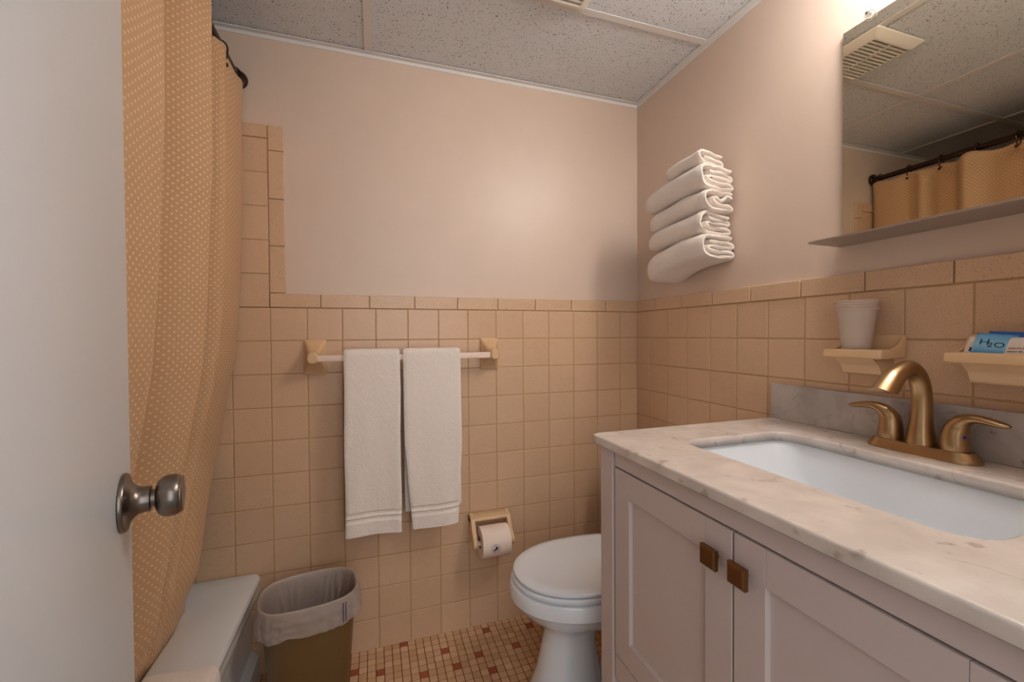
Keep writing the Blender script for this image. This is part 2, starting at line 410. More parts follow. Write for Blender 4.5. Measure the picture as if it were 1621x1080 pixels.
# ceiling: acoustic panels in a metal grid
ce = struct(MB().box(XL - .1, .1, YF - .11, .1, CZ + .004, CZ + .05).build('ceiling', m_acoustic, smooth=False))
b = MB(); hw = .012
def bar(x0, x1, y0, y1):
    q_ = .0004 if x1 - x0 > y1 - y0 else 0; b.box(x0, x1, y0, y1, CZ - .0005 - q_, CZ + .0015 - q_)
    if x1 - x0 > y1 - y0: b.box(x0, x1, (y0 + y1) / 2 - .002, (y0 + y1) / 2 + .002, CZ, CZ + .012)
    else: b.box((x0 + x1) / 2 - .002, (x0 + x1) / 2 + .002, y0, y1, CZ, CZ + .012)
bar(XL, 0, -.405 - hw, -.405 + hw); bar(XL, 0, -1.015 - hw, -1.015 + hw)
bar(-1.092 - hw, -1.092 + hw, YF, 0); bar(-1.70 - hw, -1.70 + hw, YF, 0); bar(-.485 - hw, -.485 + hw, YF, -.405)
b.build('ceiling_grid', m_tbar, ce, smooth=False)
b = MB(); b.box(XL, -.0003, -.018, -.0003, CZ - .0014, CZ + .0015); b.box(XL, -.0003, -.002, -.0002, CZ - .013, CZ + .011)
b.box(-.018, -.0004, YF, -.0004, CZ - .0018, CZ + .0012); b.box(-.0021, -.0001, YF, -.0001, CZ - .0132, CZ + .0112)
b.box(XL, XL + .022, YF, 0, CZ - .001, CZ + .0015); b.box(XL, 0, YF, YF + .022, CZ - .001, CZ + .0015)
b.build('wall_angle', m_tbar, ce, smooth=False)

# ------------------------------------------------------------------ exhaust vent
vx0, vx1, vy0, vy1 = -.703, -.470, -.640, -.408
vt = thing('ceiling_vent', 'square white slotted exhaust vent cover set in the ceiling', 'vent', ((vx0 + vx1) / 2, (vy0 + vy1) / 2, CZ))
b = MB(); n = 24
def frame_ring(d, z):
    return [Vector((x, y, z)) for x, y in rrect((vx0 + vx1) / 2, (vy0 + vy1) / 2, (vx1 - vx0) / 2 - d, (vy1 - vy0) / 2 - d, .008, 4)]
b.loft([frame_ring(0, CZ), frame_ring(0, CZ - .004), frame_ring(.022, CZ - .02), frame_ring(.03, CZ - .021), frame_ring(.03, CZ - .012)], cap0=False, cap1=False)
b.build('frame', m_plastic_white, vt)
b = MB(); b.box(vx0 + .028, vx1 - .028, vy0 + .028, vy1 - .028, CZ - .006, CZ - .003); b.build('backing', m_dark, vt, smooth=False)
ns = 12
for k in range(ns + 1):
    yy = vy0 + .03 + (vy1 - vy0 - .06) * k / ns
    MB().box(vx0 + .029, vx1 - .029, yy - .0040, yy + .0040, CZ - .02, CZ - .008, .001, 1).build('slat', m_plastic_white, vt, wn=True)
MB().box((vx0 + vx1) / 2 - .004, (vx0 + vx1) / 2 + .004, vy0 + .03, vy1 - .03, CZ - .0205, CZ - .009, .001, 1).build('crossbar', m_plastic_white, vt, wn=True)

# ------------------------------------------------------------------ door, opened inwards past the camera
PSI = math.radians(-15.2)
dd = Vector((math.sin(PSI), math.cos(PSI), 0)); dn = Vector((math.cos(PSI), -math.sin(PSI), 0))
RB = Vector((-1.348, -.978, .924)) - rr * .0085                       # centre of the knob plate on the door face
hinge = RB - dd * .60; hinge.z = 0
do = bpy.data.objects.new('door_1', None); COL.objects.link(do); do.location = hinge; struct(do)
rotm = Matrix((dd, dn, Vector((0, 0, 1)))).transposed().to_4x4()   # local x along the leaf, local y out of its face
def local(b, name, mat, parent, org=Vector((0, 0, 0))):
    b.bm.transform(rotm); bmesh.ops.recalc_face_normals(b.bm, faces=b.bm.faces[:])
    me = bpy.data.meshes.new(name); b.bm.to_mesh(me); b.bm.free(); me.materials.append(mat)
    for p in me.polygons: p.use_smooth = True
    me.set_sharp_from_angle(angle=math.radians(35))
    o = bpy.data.objects.new(name, me); COL.objects.link(o); o.parent = parent; return o
local(MB().box(.0, .650, -.035, 0, .012, 2.02, .0018, 2), 'door_leaf', m_door, do)
kz = .924
AX = .80
prof = [(.0325, 0), (.0335, .0015), (.0335, .004), (.0325, .006), (.031, .0068), (.0275, .0075), (.0225, .010), (.0180, .0145), (.0158, .019), (.0150, .024), (.0150, .031), (.0140, .0318), (.0105, .032)]
prof = [(r * .97, h * AX) for r, h in prof]
kb = local(MB().lathe(prof, (.60, 0, kz), (0, 1, 0), 48), 'door_handle', m_nickel, do)
prof = [(.0105, .030), (.0105, .0365), (.0150, .0372), (.0205, .0400), (.0243, .0455), (.0256, .0515), (.0256, .0570), (.0246, .0615), (.0232, .0650), (.0226, .0655), (.0226, .0665), (.0212, .0685), (.012, .0700), (.003, .0705)]
prof = [(r * .94, h * AX) for r, h in prof]
kn = local(MB().lathe(prof, (.60, 0, kz), (0, 1, 0), 48), 'knob', m_nickel, kb)

# ------------------------------------------------------------------ bathtub
TX1 = -1.437; TZ = .345; ty0, ty1 = -1.515, -.010; tx0 = XL + .010
tub = thing('bathtub', 'white enamel bathtub under the golden shower curtain', 'bathtub', ((TX1 + tx0) / 2, -.76, 0))
cx, cy = (TX1 + tx0) / 2, (ty0 + ty1) / 2; hx, hy = (TX1 - tx0) / 2, (ty1 - ty0) / 2
def R3(hx, hy, r, z, dx=0, dy=0): return [Vector((x, y, z)) for x, y in rrect(cx + dx, cy + dy, hx, hy, r, 8)]
ihx, ihy = hx - .117, hy - .13
b = MB()
b.loft([R3(hx - .012, hy - .004, .012, TZ - .06), R3(hx - .006, hy, .025, TZ - .03), R3(hx, hy, .028, TZ - .014), R3(hx - .003, hy - .003, .03, TZ - .004), R3(hx - .014, hy - .012, .03, TZ),
        R3(ihx + .012, ihy + .012, .08, TZ - .001, -.034, -.03), R3(ihx, ihy, .08, TZ - .008, -.034, -.03), R3(ihx - .008, ihy - .01, .09, TZ - .03, -.034, -.03), R3(ihx - .04, ihy - .06, .12, .16, -.034, -.03), R3(ihx - .07, ihy - .10, .12, .07, -.034, -.03), R3(ihx - .13, ihy - .18, .10, .05, -.034, -.03)], cap0=False)
b.build('basin', m_tub, tub)
b = MB()
b.loft([[Vector((x, y, z)) for x, z in ((TX1 - .012, TZ - .03), (TX1 - .008, TZ - .06), (TX1 - .014, TZ - .085), (TX1 - .030, TZ - .10), (TX1 - .034, .09), (TX1 - .012, .07), (TX1 - .010, 0.002), (TX1 - .06, 0.002), (TX1 - .06, TZ - .03))] for y in (ty0, ty0 + .3, ty0 + .9, ty1)])
b.build('apron', m_tub, tub)
b = MB(); b.lathe([(.028, 0), (.028, .004), (.02, .006)], (-1.84, -.24, .052), (0, 0, 1), 24); b.build('drain', m_nickel, tub)
# white bath mat over the rim
b = MB()
prof = [(TX1 - .138, .352), (TX1 - .12, .3535), (TX1 - .09, .3535), (TX1 - .03, .3535), (TX1 - .002, .350), (TX1 + .006, .335), (TX1 + .008, .30), (TX1 + .010, .24), (TX1 + .012, .17)]
pr_ = smooth2(prof, 5)
def thick(path, th):
    A, Bq = [], []
    for i, p in enumerate(path):
        a = path[max(i - 1, 0)]; c = path[min(i + 1, len(path) - 1)]
        tx, tz = c[0] - a[0], c[1] - a[1]; L = math.hypot(tx, tz) or 1; nx, nz = -tz / L, tx / L
        h = th / 2
        A.append((p[0] + nx * h, p[1] + nz * h)); Bq.append((p[0] - nx * h, p[1] - nz * h))
    e1 = path[-1]; 
    return A + list(reversed(Bq))
sec = thick(pr_, .014)
rings = []
NY = 30
for k in range(NY + 1):
    y = -.435 - .42 * k / NY
    e = min(k, NY - k); sc = .55 if e == 0 else (.85 if e == 1 else 1)
    cen = pr_ + list(reversed(pr_))
    r_ = []
    for (px, pz), (qx, qz) in zip(sec, cen):
        dx = .004 * noise.noise(Vector((px * 9, y * 12, pz * 9)))
        r_.append(Vector((qx + (px - qx) * sc + dx, y + (0.012 * noise.noise(Vector((px * 8, 0, pz * 8)))), qz + (pz - qz) * sc + .002 * noise.noise(Vector((px * 14, y * 14, 3))))))
    rings.append(r_)
b.loft(rings); mat_ = b.build('bath_mat', m_terry)
tag(mat_, 'white terry bath mat draped over the bathtub rim', 'bath mat')

# ------------------------------------------------------------------ shower rod, rings, curtain
RX, RZ = -1.485, 1.925
rod = thing('curtain_rod', 'dark bronze shower curtain rod spanning above the bathtub', 'curtain rod', (RX, -.01, RZ))
MB().tube([(RX, -.012, RZ), (RX, -.8, RZ), (RX, YF + .003, RZ)], .0125, 24).build('rod', m_rod, rod)
MB().lathe([(.030, 0), (.030, .004), (.026, .010), (.018, .013), (.0165, .03), (.0135, .031)], (RX, -.0095, RZ), (0, -1, 0), 32).build('end_flange', m_rod, rod)
MB().lathe([(.030, 0), (.030, .004), (.026, .010), (.018, .013), (.0165, .03), (.0135, .031)], (RX, YF + .001, RZ), (0, 1, 0), 32).build('end_flange', m_rod, rod)

ring_y = [-.045 - .1255 * k for k in range(12)]
rg0 = None
for k, y in enumerate(ring_y):
    if rg0 is None:
        b = MB(); pts = []
        for i in range(25):
            a = 2 * PI * i / 24; pts.append((RX + .019 * math.cos(a), y, RZ - .004 + .024 * math.sin(a) - (.010 if math.sin(a) < -.5 else 0)))
        b.tube(pts, .0022, 8); b.lathe([(.001, 0), (.0045, .001), (.006, .004), (.0045, .0075), (.001, .008)], (RX + .012, y, RZ - .047), (1, 0, 0), 16)
        rg = b.build('curtain_ring', m_rod, origin=(RX, y, RZ)); rg0 = rg
    else:
        rg = rg0.copy(); COL.objects.link(rg); rg.location = (RX, y, RZ)
    tag(rg, 'small dark metal ring hooking the curtain onto the rod', 'curtain ring', 'curtain rings along the shower rod')

CT = 1.906
CY0, CY1 = -.018, -1.46; NU, NV = 480, 100
# one pass of the hem seen from above: (distance from the back wall, swing toward the room); long near faces, short far faces
PLAN = [(-.0, -.004), (.018, .002), (.035, .012), (.07, .015), (.12, .011), (.15, .004), (.175, -.006), (.20, .004), (.225, .023), (.245, .021), (.258, .000), (.275, -.040), (.31, -.058), (.345, -.046), (.370, .012), (.395, .042), (.418, .038), (.445, .012), (.465, -.024), (.487, -.055), (.525, -.072), (.58, -.066), (.612, -.024), (.635, .024), (.655, .050), (.70, .046), (.78, .038), (.83, .016), (.86, -.030), (.90, -.038), (.93, .018), (.955, .046), (1.00, .042), (1.08, .026), (1.12, -.020), (1.17, -.032), (1.205, .02), (1.235, .044), (1.29, .038), (1.36, .016), (1.40, -.02), (1.46, -.020), (1.55, -.012)]
PS = smooth2(PLAN, 8)
def fold(y):
    d = -y
    for (a, fa_), (c, fc) in zip(PS, PS[1:]):
        if a <= d <= c: return fa_ + (fc - fa_) * (d - a) / max(c - a, 1e-6)
    return PS[-1][1]
def cx_base(z):
    pts = [(1.9, -1.478), (1.5, -1.482), (1.2, -1.496), (1.05, -1.508), (.78, -1.556), (.49, -1.606), (.36, -1.622), (.15, -1.632)]
    if z >= 1.9: return -1.478
    for (za, xa), (zb, xb) in zip(pts, pts[1:]):
        if z >= zb: tt = (za - z) / (za - zb); return xa + (xb - xa) * tt
    return pts[-1][1]
arc = [0.0]
ysamp = [CY0 + (CY1 - CY0) * i / NU for i in range(NU + 1)]
for a, c in zip(ysamp, ysamp[1:]): arc.append(arc[-1] + math.hypot(a - c, fold(a) - fold(c)))
def cpos(u, v):
    y = CY0 + (CY1 - CY0) * u
    d = min(abs(y - ry) for ry in ring_y)
    sag = -.012 * math.sin(min(d / .063, 1) * PI / 2) ** 1.5 * (1 - v) ** 8
    z = CT + (.17 - CT) * v + sag
    k = min(max((1.3 - z) / 1.0, 0), 1)
    y2 = y + .02 * k * math.sin(2.6 * z + y * 2)
    f = fold(min(y2, -.0)) * (1 + .25 * k)
    top = .6 * min(max((z - 1.84) / .05, 0), 1)
    f = f * (1 - top) + max(f, .014) * top
    x = cx_base(z) + f + .004 * noise.noise(Vector((y * 13, z * 3.2, 1.5))) * (.15 + k) + .0025 * noise.noise(Vector((y * 30, z * 9, 4))) * k
    kt = min(max((.80 - z) / .42, 0), 1); kt = kt * kt * (3 - 2 * kt)
    tuck = (.155 + .22 * max(0, .345 - z)) * kt * max(0, 1 - u * 1.6) ** 2      # the far edge gathers inward to clear the tub's end deck
    x += .30 * tuck
    if z < .46:
        m_ = min(1, (.46 - z) / .11); dn_ = max(0, .335 - z) * .30; lo_, hi_ = -1.603 - dn_, -1.5915 - dn_
        x = x * (1 - m_) + min(max(x, lo_), hi_) * m_
    return Vector((x, y - tuck, z))
b = MB(); b.grid(cpos, NU, NV, uvfn=lambda u, v: (arc[round(u * NU)], v * (CT - .17)))
for f in b.bm.faces: f.smooth = True
cur = b.build('shower_curtain', m_curtain, recalc=False, angle=80, origin=(RX, -.7, CT))
tag(cur, 'golden dotted fabric shower curtain hanging inside the bathtub', 'shower curtain')
sol = cur.modifiers.new('solid', 'SOLIDIFY'); sol.thickness = .0012

# ------------------------------------------------------------------ towel bar and its two towels
def bar_post(cxp, parent):
    b = MB(); rings = []
    for y, hx, hz, r in ((-.0055, .035, .0585, .006), (-.012, .035, .0585, .006), (-.0155, .034, .0575, .007), (-.0185, .0315, .053, .008), (-.026, .0275, .0455, .009), (-.036, .0238, .037, .010), (-.048, .0205, .0285, .011), (-.058, .0185, .0228, .013), (-.064, .0180, .0212, .015), (-.084, .0180, .0208, .015), (-.093, .0165, .0190, .015), (-.098, .012, .0145, .011)):
        rings.append([Vector((x, y, z)) for x, z in rrect(cxp, 1.039, hx, hz, r, 6)])
    b.loft(rings); return b.build('wall_post', m_ceramic, parent)
tb = thing('towel_bar', 'beige ceramic towel bar with white square rod on back wall', 'towel bar', (-.967, -.02, 1.039))
bar_post(-1.270, tb); bar_post(-.666, tb)
MB().box(-1.262, -.674, -.090, -.070, 1.028, 1.048, .0022, 2).build('rod', simple('white_rod', (244, 220, 204), .35), tb)

def hang_towel(x0, x1, zf, zb, seed, label, inset=0.0, twist=0.0):
    t_ = thing('hand_towel', label, 'towel', ((x0 + x1) / 2, -.080, 1.05), group='white towels hanging on the towel bar')
    yb, yf = -.064, -.096
    def mk(path, th, xa, xb, name, zs_band=None, narrow=0.0, seed=0):
        b = MB(); NX = 36
        p2 = []
        for (a, c) in zip(path, path[1:]):
            L = math.hypot(a[0] - c[0], a[1] - c[1]); m = max(1, int(L / .006))
            for k in range(m): p2.append((a[0] + (c[0] - a[0]) * k / m, a[1] + (c[1] - a[1]) * k / m))
        p2.append(path[-1])
        sec = thick(p2, th); cen = p2 + list(reversed(p2)); rings = []
        for i in range(NX + 1):
            u = i / NX; e = min(i, NX - i); sc = (.35, .8, 1)[min(e, 2)]
            rg_ = []
            for (py, pz), (qy, qz) in zip(sec, cen):
                dep = min(max((1.03 - qz) / .58, 0), 1)
                w = 1 - narrow * max(0, dep - .5) / .5
                w = w if qy < -.08 else 1 + .02 * dep
                x = (xa + xb) / 2 + (xb - xa) * (u - .5) * w + twist * dep
                x += .0025 * noise.noise(Vector((0, qz * 7, seed))) * (1 if abs(u - .5) > .4 else 0)
                wave = (.006 * math.sin(u * 5.2 + seed) + .004 * noise.noise(Vector((u * 4, qz * 5, seed)))) * dep * (1 if qy < -.08 else 0)
                band = -.0045 if (zs_band and any(abs(pz - zz) < .005 for zz in zs_band) and qy < -.08) else 0
                yy = qy + (py - qy) * sc - wave - (band if py < qy else 0)
                rg_.append(Vector((x, yy, qz + (pz - qz) * sc + .003 * math.sin(u * 3 + seed) * dep)))
            rings.append(rg_)
        b.loft(rings)
        return b.build(name, m_terry, t_)
    top = []
    for k in range(9):
        a = PI * k / 8; top.append((-.080 + .0165 * math.cos(a), 1.0485 + .0125 * math.sin(a) ** .7))
    yb2, yf2 = top[0][0], top[-1][0]
    path = [(yb2 + .006, zb), (yb2 + .004, zb + .1), (yb2, 1.03)] + top + [(yf2, 1.03), (yf2 - .004, .8), (yf2 - .006, .6), (yf2 - .005, zf)]
    mk(path, .013, x0, x1, 'cloth', (zf + .072, zf + .052), inset, seed)
    return t_
hang_towel(-1.176, -1.0, .452, .47, 1.3, 'white terry towel on the bar, the longer left one beside the right towel')
h2 = hang_towel(-.990, -.795, .452, .50, 4.1, 'white terry towel on the bar, the right one with narrower hem', inset=.20, twist=.007)

# ------------------------------------------------------------------ toilet paper holder and roll
tx0_, tx1_ = -.752, -.597
ph = thing('toilet_paper_holder', 'pale ceramic toilet paper holder on the tiled back wall', 'toilet paper holder', (-.6745, -.006, .37))
b = MB(); b.box(tx0_ + .002, tx1_ - .002, -.014, -.0055, .303, .436, .003, 3); b.build('back_plate', m_ceramic, ph, wn=True)
b = MB(); b.prism([(-.006, .437), (-.030, .436), (-.048, .431), (-.052, .424), (-.048, .417), (-.030, .414), (-.006, .412)], 'x', tx0_, tx1_, bev=.002); b.build('top_ledge', m_ceramic, ph)
for xa in (tx0_, tx1_ - .017):
    arm = [(-.006, .434), (-.045, .430), (-.056, .420), (-.078, .385), (-.096, .368), (-.103, .355), (-.099, .343), (-.088, .338), (-.070, .345), (-.045, .366), (-.028, .372), (-.012, .350), (-.006, .306)]
    b = MB(); b.prism(smooth2(arm, 3, True), 'x', xa, xa + .017, bev=.003); b.build('arm', m_ceramic, ph)
MB().lathe([(.009, 0), (.009, .122)], (tx0_ + .016, -.087, .356), (1, 0, 0), 20).build('roller', m_plastic_white, ph)
ro = thing('toilet_paper_roll', 'white toilet paper roll with round blue emblem sticker on wall holder', 'toilet paper', (-.675, -.087, .360))
rc = (-.727, -.087, .360); RR_ = .0545
b = MB(); b.lathe([(.021, 0), (RR_ - .002, 0), (RR_, .002), (RR_, .103), (RR_ - .002, .105), (.021, .105)], rc, (1, 0, 0), 64, cap0=False, cap1=False); b.build('paper', m_paper, ro)
b = MB(); b.lathe([(.021, .001), (.021, .104)], rc, (1, 0, 0), 40, cap0=False, cap1=False); b.lathe([(.0195, .001), (.0195, .104)], rc, (1, 0, 0), 40, cap0=False, cap1=False); b.build('core', m_card, ro)
# folded tip of the sheet: a thin V shaped flap over the front, with the emblem sealing it
def onroll(xx, ang, r): return Vector((xx, rc[1] - r * math.cos(ang), rc[2] + r * math.sin(ang)))
b = MB(); ax_, aw = -.675, .046
def flap(u, v):
    a = math.radians(62 - 58 * v); w = aw * (1 - v * .92)
    return onroll(ax_ + (u - .5) * 2 * w, a, RR_ + .0010)
b.grid(flap, 20, 20); b.build('folded_tip', m_paper, ro)
b = MB(); rr_ = RR_ + .0018; ea = math.radians(-4)
def emb(u, v, r=rr_): return onroll(ax_ - .006 + u * 1.25, ea + v * 1.25 / r, r)
def ringstrip(r0_, r1_, a0=0, a1=360, n=40, cx_=0, cy_=0, r=rr_):
    V0 = [b.bm.verts.new(emb(cx_ + r0_ * math.cos(math.radians(a0 + (a1 - a0) * k / n)), cy_ + r0_ * math.sin(math.radians(a0 + (a1 - a0) * k / n)), r)) for k in range(n + 1)]
    V1 = [b.bm.verts.new(emb(cx_ + r1_ * math.cos(math.radians(a0 + (a1 - a0) * k / n)), cy_ + r1_ * math.sin(math.radians(a0 + (a1 - a0) * k / n)), r)) for k in range(n + 1)]
    for k in range(n): b.bm.faces.new((V0[k], V0[k + 1], V1[k + 1], V1[k]))
for k in range(14): ringstrip(.0118, .0126, k * 360 / 14, k * 360 / 14 + 17, 4)
for k in range(16):
    if k % 5 != 2: ringstrip(.0088, .0104, k * 22.5, k * 22.5 + 12, 4)
for (ox, oy, q, w) in ((-.0038, -.0035, .0001, .0030), (.0024, -.0012, .0001, .0030), (.0012, .0040, .0001, .0026), (-.0010, .0004, .0001, .0020), (.0046, .0026, .0001, .0014)): ringstrip(q, w, cx_=ox, cy_=oy, n=16)
b.build('emblem', m_ink, ro, recalc=False)

# ------------------------------------------------------------------ waste bin with liner
BC = (-1.272, -.193); BH = .352; rotb = math.radians(7)
bn = thing('waste_bin', 'brown plastic waste basket between the bathtub and back wall', 'waste bin', (BC[0], BC[1], 0))
def br(s, z, e=3.0, d=0.0): return [Vector((x, y, z)) for x, y in superell(BC[0], BC[1], .127 * s + d, .096 * s + d, e, 72, rotb)]
b = MB(); b.loft([br(.78, .002), br(.80, .006), br(.99, BH - .02), br(1.0, BH - .02), br(1.02, BH - .016), br(1.02, BH), br(.99, BH), br(.97, BH - .02), br(.77, .012)])
b.build('body', m_bin, bn)
b = MB(); ring_pts = []
NR = 160
def liner_ring(s, z, amp, seed, zamp=0):
    out = []
    base = superell(BC[0], BC[1], .127, .096, 3.0, NR, rotb)
    for k, (x, y) in enumerate(base):
        a = 2 * PI * k / NR; dx, dy = x - BC[0], y - BC[1]
        n1 = noise.noise(Vector((math.cos(a) * 2.5 * 3, math.sin(a) * 2.5 * 3, z * 14 + seed))); n2 = noise.noise(Vector((math.cos(a) * 9, math.sin(a) * 9, z * 30 + seed * 2)))
        n3 = 1 - 2.6 * abs(noise.noise(Vector((math.cos(a) * 7, math.sin(a) * 7, z * (45 if s > .05 else 7) + seed * 3))))
        d = 1 + s + amp * (n1 * .7 + .5 * n2 + .75 * n3)
        out.append(Vector((BC[0] + dx * d, BC[1] + dy * d, z + zamp * noise.noise(Vector((math.cos(a) * 4, math.sin(a) * 4, seed))))))
    return out
prof = [(.082, .286, .030, .014), (.100, .293, .040, .008), (.098, .304, .036, .006), (.086, .316, .030, .004), (.094, .328, .032, .002), (.078, .340, .018, 0), (.062, .351, .006, .001), (.044, .3590, .004, .001), (.010, .3600, .003, .001), (-.020, .3545, .003, .001), (-.066, .338, .018, 0), (-.11, .318, .036, 0), (-.16, .28, .05, 0), (-.20, .22, .05, 0), (-.25, .16, .04, 0), (-.30, .09, .03, 0), (-.31, .04, .03, 0), (-.55, .03, .03, 0)]
prof = [tuple(a + (c - a) * t_ for a, c in zip(p, q)) for p, q in zip(prof, prof[1:]) for t_ in (0, .5)] + [prof[-1]]
b.loft([liner_ring(s, z, a, 1.7, za) for s, z, a, za in prof], cap0=False)
lin_o = b.build('liner', m_liner, bn, angle=60)
# printed stripes on the liner's turned down edge (two columns of tiny dashes)
b = MB()
for col_, an in ((0, -62.5), (1, -58.5)):
    for k in range(11):
        z0 = .294 + k * .0052
        a = math.radians(an); c, s_ = math.cos(a), math.sin(a)
        def bp(a, z, out=.135):
            c, s_ = math.cos(a), math.sin(a); x = .127 * math.copysign(abs(c) ** (2 / 3), c); y = .096 * math.copysign(abs(s_) ** (2 / 3), s_)
            X = x * math.cos(rotb) - y * math.sin(rotb); Y = x * math.sin(rotb) + y * math.cos(rotb)
            return Vector((BC[0] + X * (1 + out), BC[1] + Y * (1 + out), z))
        w = math.radians(.8)
        vs = [b.bm.verts.new(bp(a - w, z0)), b.bm.verts.new(bp(a + w, z0)), b.bm.verts.new(bp(a + w, z0 + .0038)), b.bm.verts.new(bp(a - w, z0 + .0038))]
        b.bm.faces.new(vs)
b.build('printed_stripe', m_ink, lin_o, recalc=False)

# ------------------------------------------------------------------ toilet
TY = -.408
to = thing('toilet', 'white toilet with closed lid between the back wall and vanity', 'toilet', (-.40, TY, 0))
def egg(xf, xb, hw, z, n=72):
    """plan outline: round toward xf (front, -x), squarer toward xb"""
    out = []; xm = xf + (xb - xf) * .46
    for k in range(n):
        t_ = 2 * PI * k / n; c, s_ = math.cos(t_), math.sin(t_)
        if c < 0: x = xm - (xm - xf) * abs(c) ** (2 / 2.1)
        else: x = xm + (xb - xm) * abs(c) ** (2 / 3.0)
        y = hw * math.copysign(abs(s_) ** (2 / (2.1 if c < 0 else 2.4)), s_)
        out.append(Vector((x, TY + y, z)))
    return out
b = MB()
b.loft([egg(-.668, -.420, .104, .001), egg(-.665, -.422, .101, .012), egg(-.650, -.430, .088, .05), egg(-.628, -.440, .074, .11), egg(-.610, -.452, .063, .19), egg(-.604, -.450, .061, .228), egg(-.612, -.43, .072, .250), egg(-.640, -.30, .105, .272), egg(-.672, -.22, .138, .296), egg(-.692, -.19, .157, .320), egg(-.704, -.18, .166, .335),
        egg(-.7055, -.18, .168, .337), egg(-.709, -.18, .171, .341), egg(-.7105, -.18, .172, .370), egg(-.707, -.18, .168, .380), egg(-.69, -.185, .155, .383), egg(-.60, -.25, .10, .383)])
b.build('bowl', m_porc, to)
b = MB(); b.loft([egg(-.43, -.10, .045, .001), egg(-.42, -.10, .042, .08), egg(-.40, -.10, .045, .20), egg(-.40, -.10, .07, .29)]); b.build('trapway', m_porc, to)
b = MB(); b.loft([egg(-.696, -.235, .157, .3845), egg(-.701, -.232, .161, .3865), egg(-.702, -.232, .162, .394), egg(-.698, -.235, .158, .399), egg(-.62, -.26, .105, .399)]); b.build('seat', m_porc, to)
b = MB(); b.loft([egg(-.693, -.235, .154, .4015), egg(-.698, -.232, .159, .404), egg(-.698, -.232, .159, .410), egg(-.692, -.235, .153, .4145), egg(-.672, -.25, .136, .4165), egg(-.662, -.255, .128, .4158), egg(-.60, -.27, .095, .4168), egg(-.50, -.32, .035, .4175)]); b.build('lid', m_porc, to)
b = MB(); b.box(-.215, -.02, TY - .20, TY + .20, .37, .70, .02, 4); b.box(-.25, -.12, TY - .12, TY + .12, .30, .388, .02, 3); b.build('tank', m_porc, to, wn=True)
MB().box(-.222, -.012, TY - .208, TY + .208, .701, .735, .012, 4).build('tank_lid', m_porc, to, wn=True)

# ------------------------------------------------------------------ vanity
VY0, VY1 = -1.440, -.680; VX = -.570; VZ = .853
va = thing('vanity_cabinet', 'pale grey wooden vanity cabinet under the marble top, two shaker doors', 'cabinet', (-.28, (VY0 + VY1) / 2, 0))
b = MB()
b.box(VX, -.012, VY1 - .018, VY1, 0.30, VZ, .001, 1); b.box(VX, -.012, VY0, VY0 + .018, .30, VZ, .001, 1)
b.box(-.03, -.012, VY0 + .018, VY1 - .018, .33, VZ); b.box(VX + .02, -.03, VY0 + .018, VY1 - .018, .335, .352)
b.box(VX + .02, -.03, VY0 + .02, VY1 - .02, .345, .36)
b.build('body', m_vanity, va, wn=True)
for y0, y1 in ((VY1 - .050, VY1 + .001), (VY0 - .001, VY0 + .050)):
    MB().box(VX - .004, VX + .046, y0, y1, 0.001, VZ, .0015, 2).build('leg', m_vanity, va, wn=True)
for y0, y1 in ((VY1 - .040, VY1), (VY0, VY0 + .040)):
    MB().box(-.052, -.012, y0, y1, 0.001, .30, .0015, 2).build('leg', m_vanity, va, wn=True)
MB().box(VX, VX + .02, VY0 + .052, VY1 - .0545, .814, VZ, .001, 1).build('top_rail', m_vanity, va, wn=True)
MB().box(VX, VX + .02, VY0 + .052, VY1 - .0545, .333, .384, .001, 1).build('bottom_rail', m_vanity, va, wn=True)
MB().box(VX + .01, -.03, VY0 + .02, VY1 - .02, .10, .118, .001, 1).build('lower_shelf', m_vanity, va, wn=True)
def vdoor(y0, y1, ky):
    b = MB(); z0, z1 = .388, .8105; xf = VX - .001; w = .0545
    b.box(xf, xf + .019, y1 - w, y1, z0, z1, .0012, 2); b.box(xf, xf + .019, y0, y0 + w, z0, z1, .0012, 2)
    b.box(xf, xf + .019, y0 + w, y1 - w, z1 - w, z1, .0008, 1); b.box(xf, xf + .019, y0 + w, y1 - w, z0, z0 + w, .0008, 1)
    b.box(xf + .009, xf + .015, y0 + w - .002, y1 - w + .002, z0 + w - .002, z1 - w + .002)
    d = b.build('door', m_vanity, va, wn=True)
    b = MB(); kzz = .759; b.lathe([(.0055, 0), (.0055, .0115)], (xf + .0005, ky, kzz), (-1, 0, 0), 16)
    h = .0158
    b.loft([[Vector((xf - xx, ky + sy * hh, kzz + sz * hh)) for sy, sz in ((-1, -1), (1, -1), (1, 1), (-1, 1))] for xx, hh in ((.0105, h - .002), (.012, h), (.0185, h), (.0208, h - .0030))])
    b.build('knob', m_bronze_dark, d, smooth=False)
vdoor(-1.0625, VY1 - .0565, -1.0325); vdoor(VY0 + .0545, -1.0665, -1.0875)

# marble top with the basin opening
CY_0, CY_1, CX0, CZ0, CZ1 = -1.452, -.667, -.592, .8535, .875
ct = thing('countertop', 'marble vanity top with low backsplash and cut-out for the basin', 'countertop', (-.30, (CY_0 + CY_1) / 2, CZ1))
ox0, ox1, oy0, oy1 = -.443, -.150, -1.283, -.800
ocx, ocy = (ox0 + ox1) / 2, (oy0 + oy1) / 2
inner = rrect(ocx, ocy, (ox1 - ox0) / 2, (oy1 - oy0) / 2, .045, 10)
def outer_pt(x, y, X0, X1, Y0, Y1):
    # proportional map of the opening's outline onto the slab's outline
    u = (x - ocx) / ((ox1 - ox0) / 2); v = (y - ocy) / ((oy1 - oy0) / 2); m = max(abs(u), abs(v)); u /= m; v /= m
    return ((X0 + X1) / 2 + u * (X1 - X0) / 2, (Y0 + Y1) / 2 + v * (Y1 - Y0) / 2)
def oring(d, z): return [Vector((*outer_pt(x, y, CX0 + d, -.0105, CY_0 + d, CY_1 - d), z)) for x, y in inner]
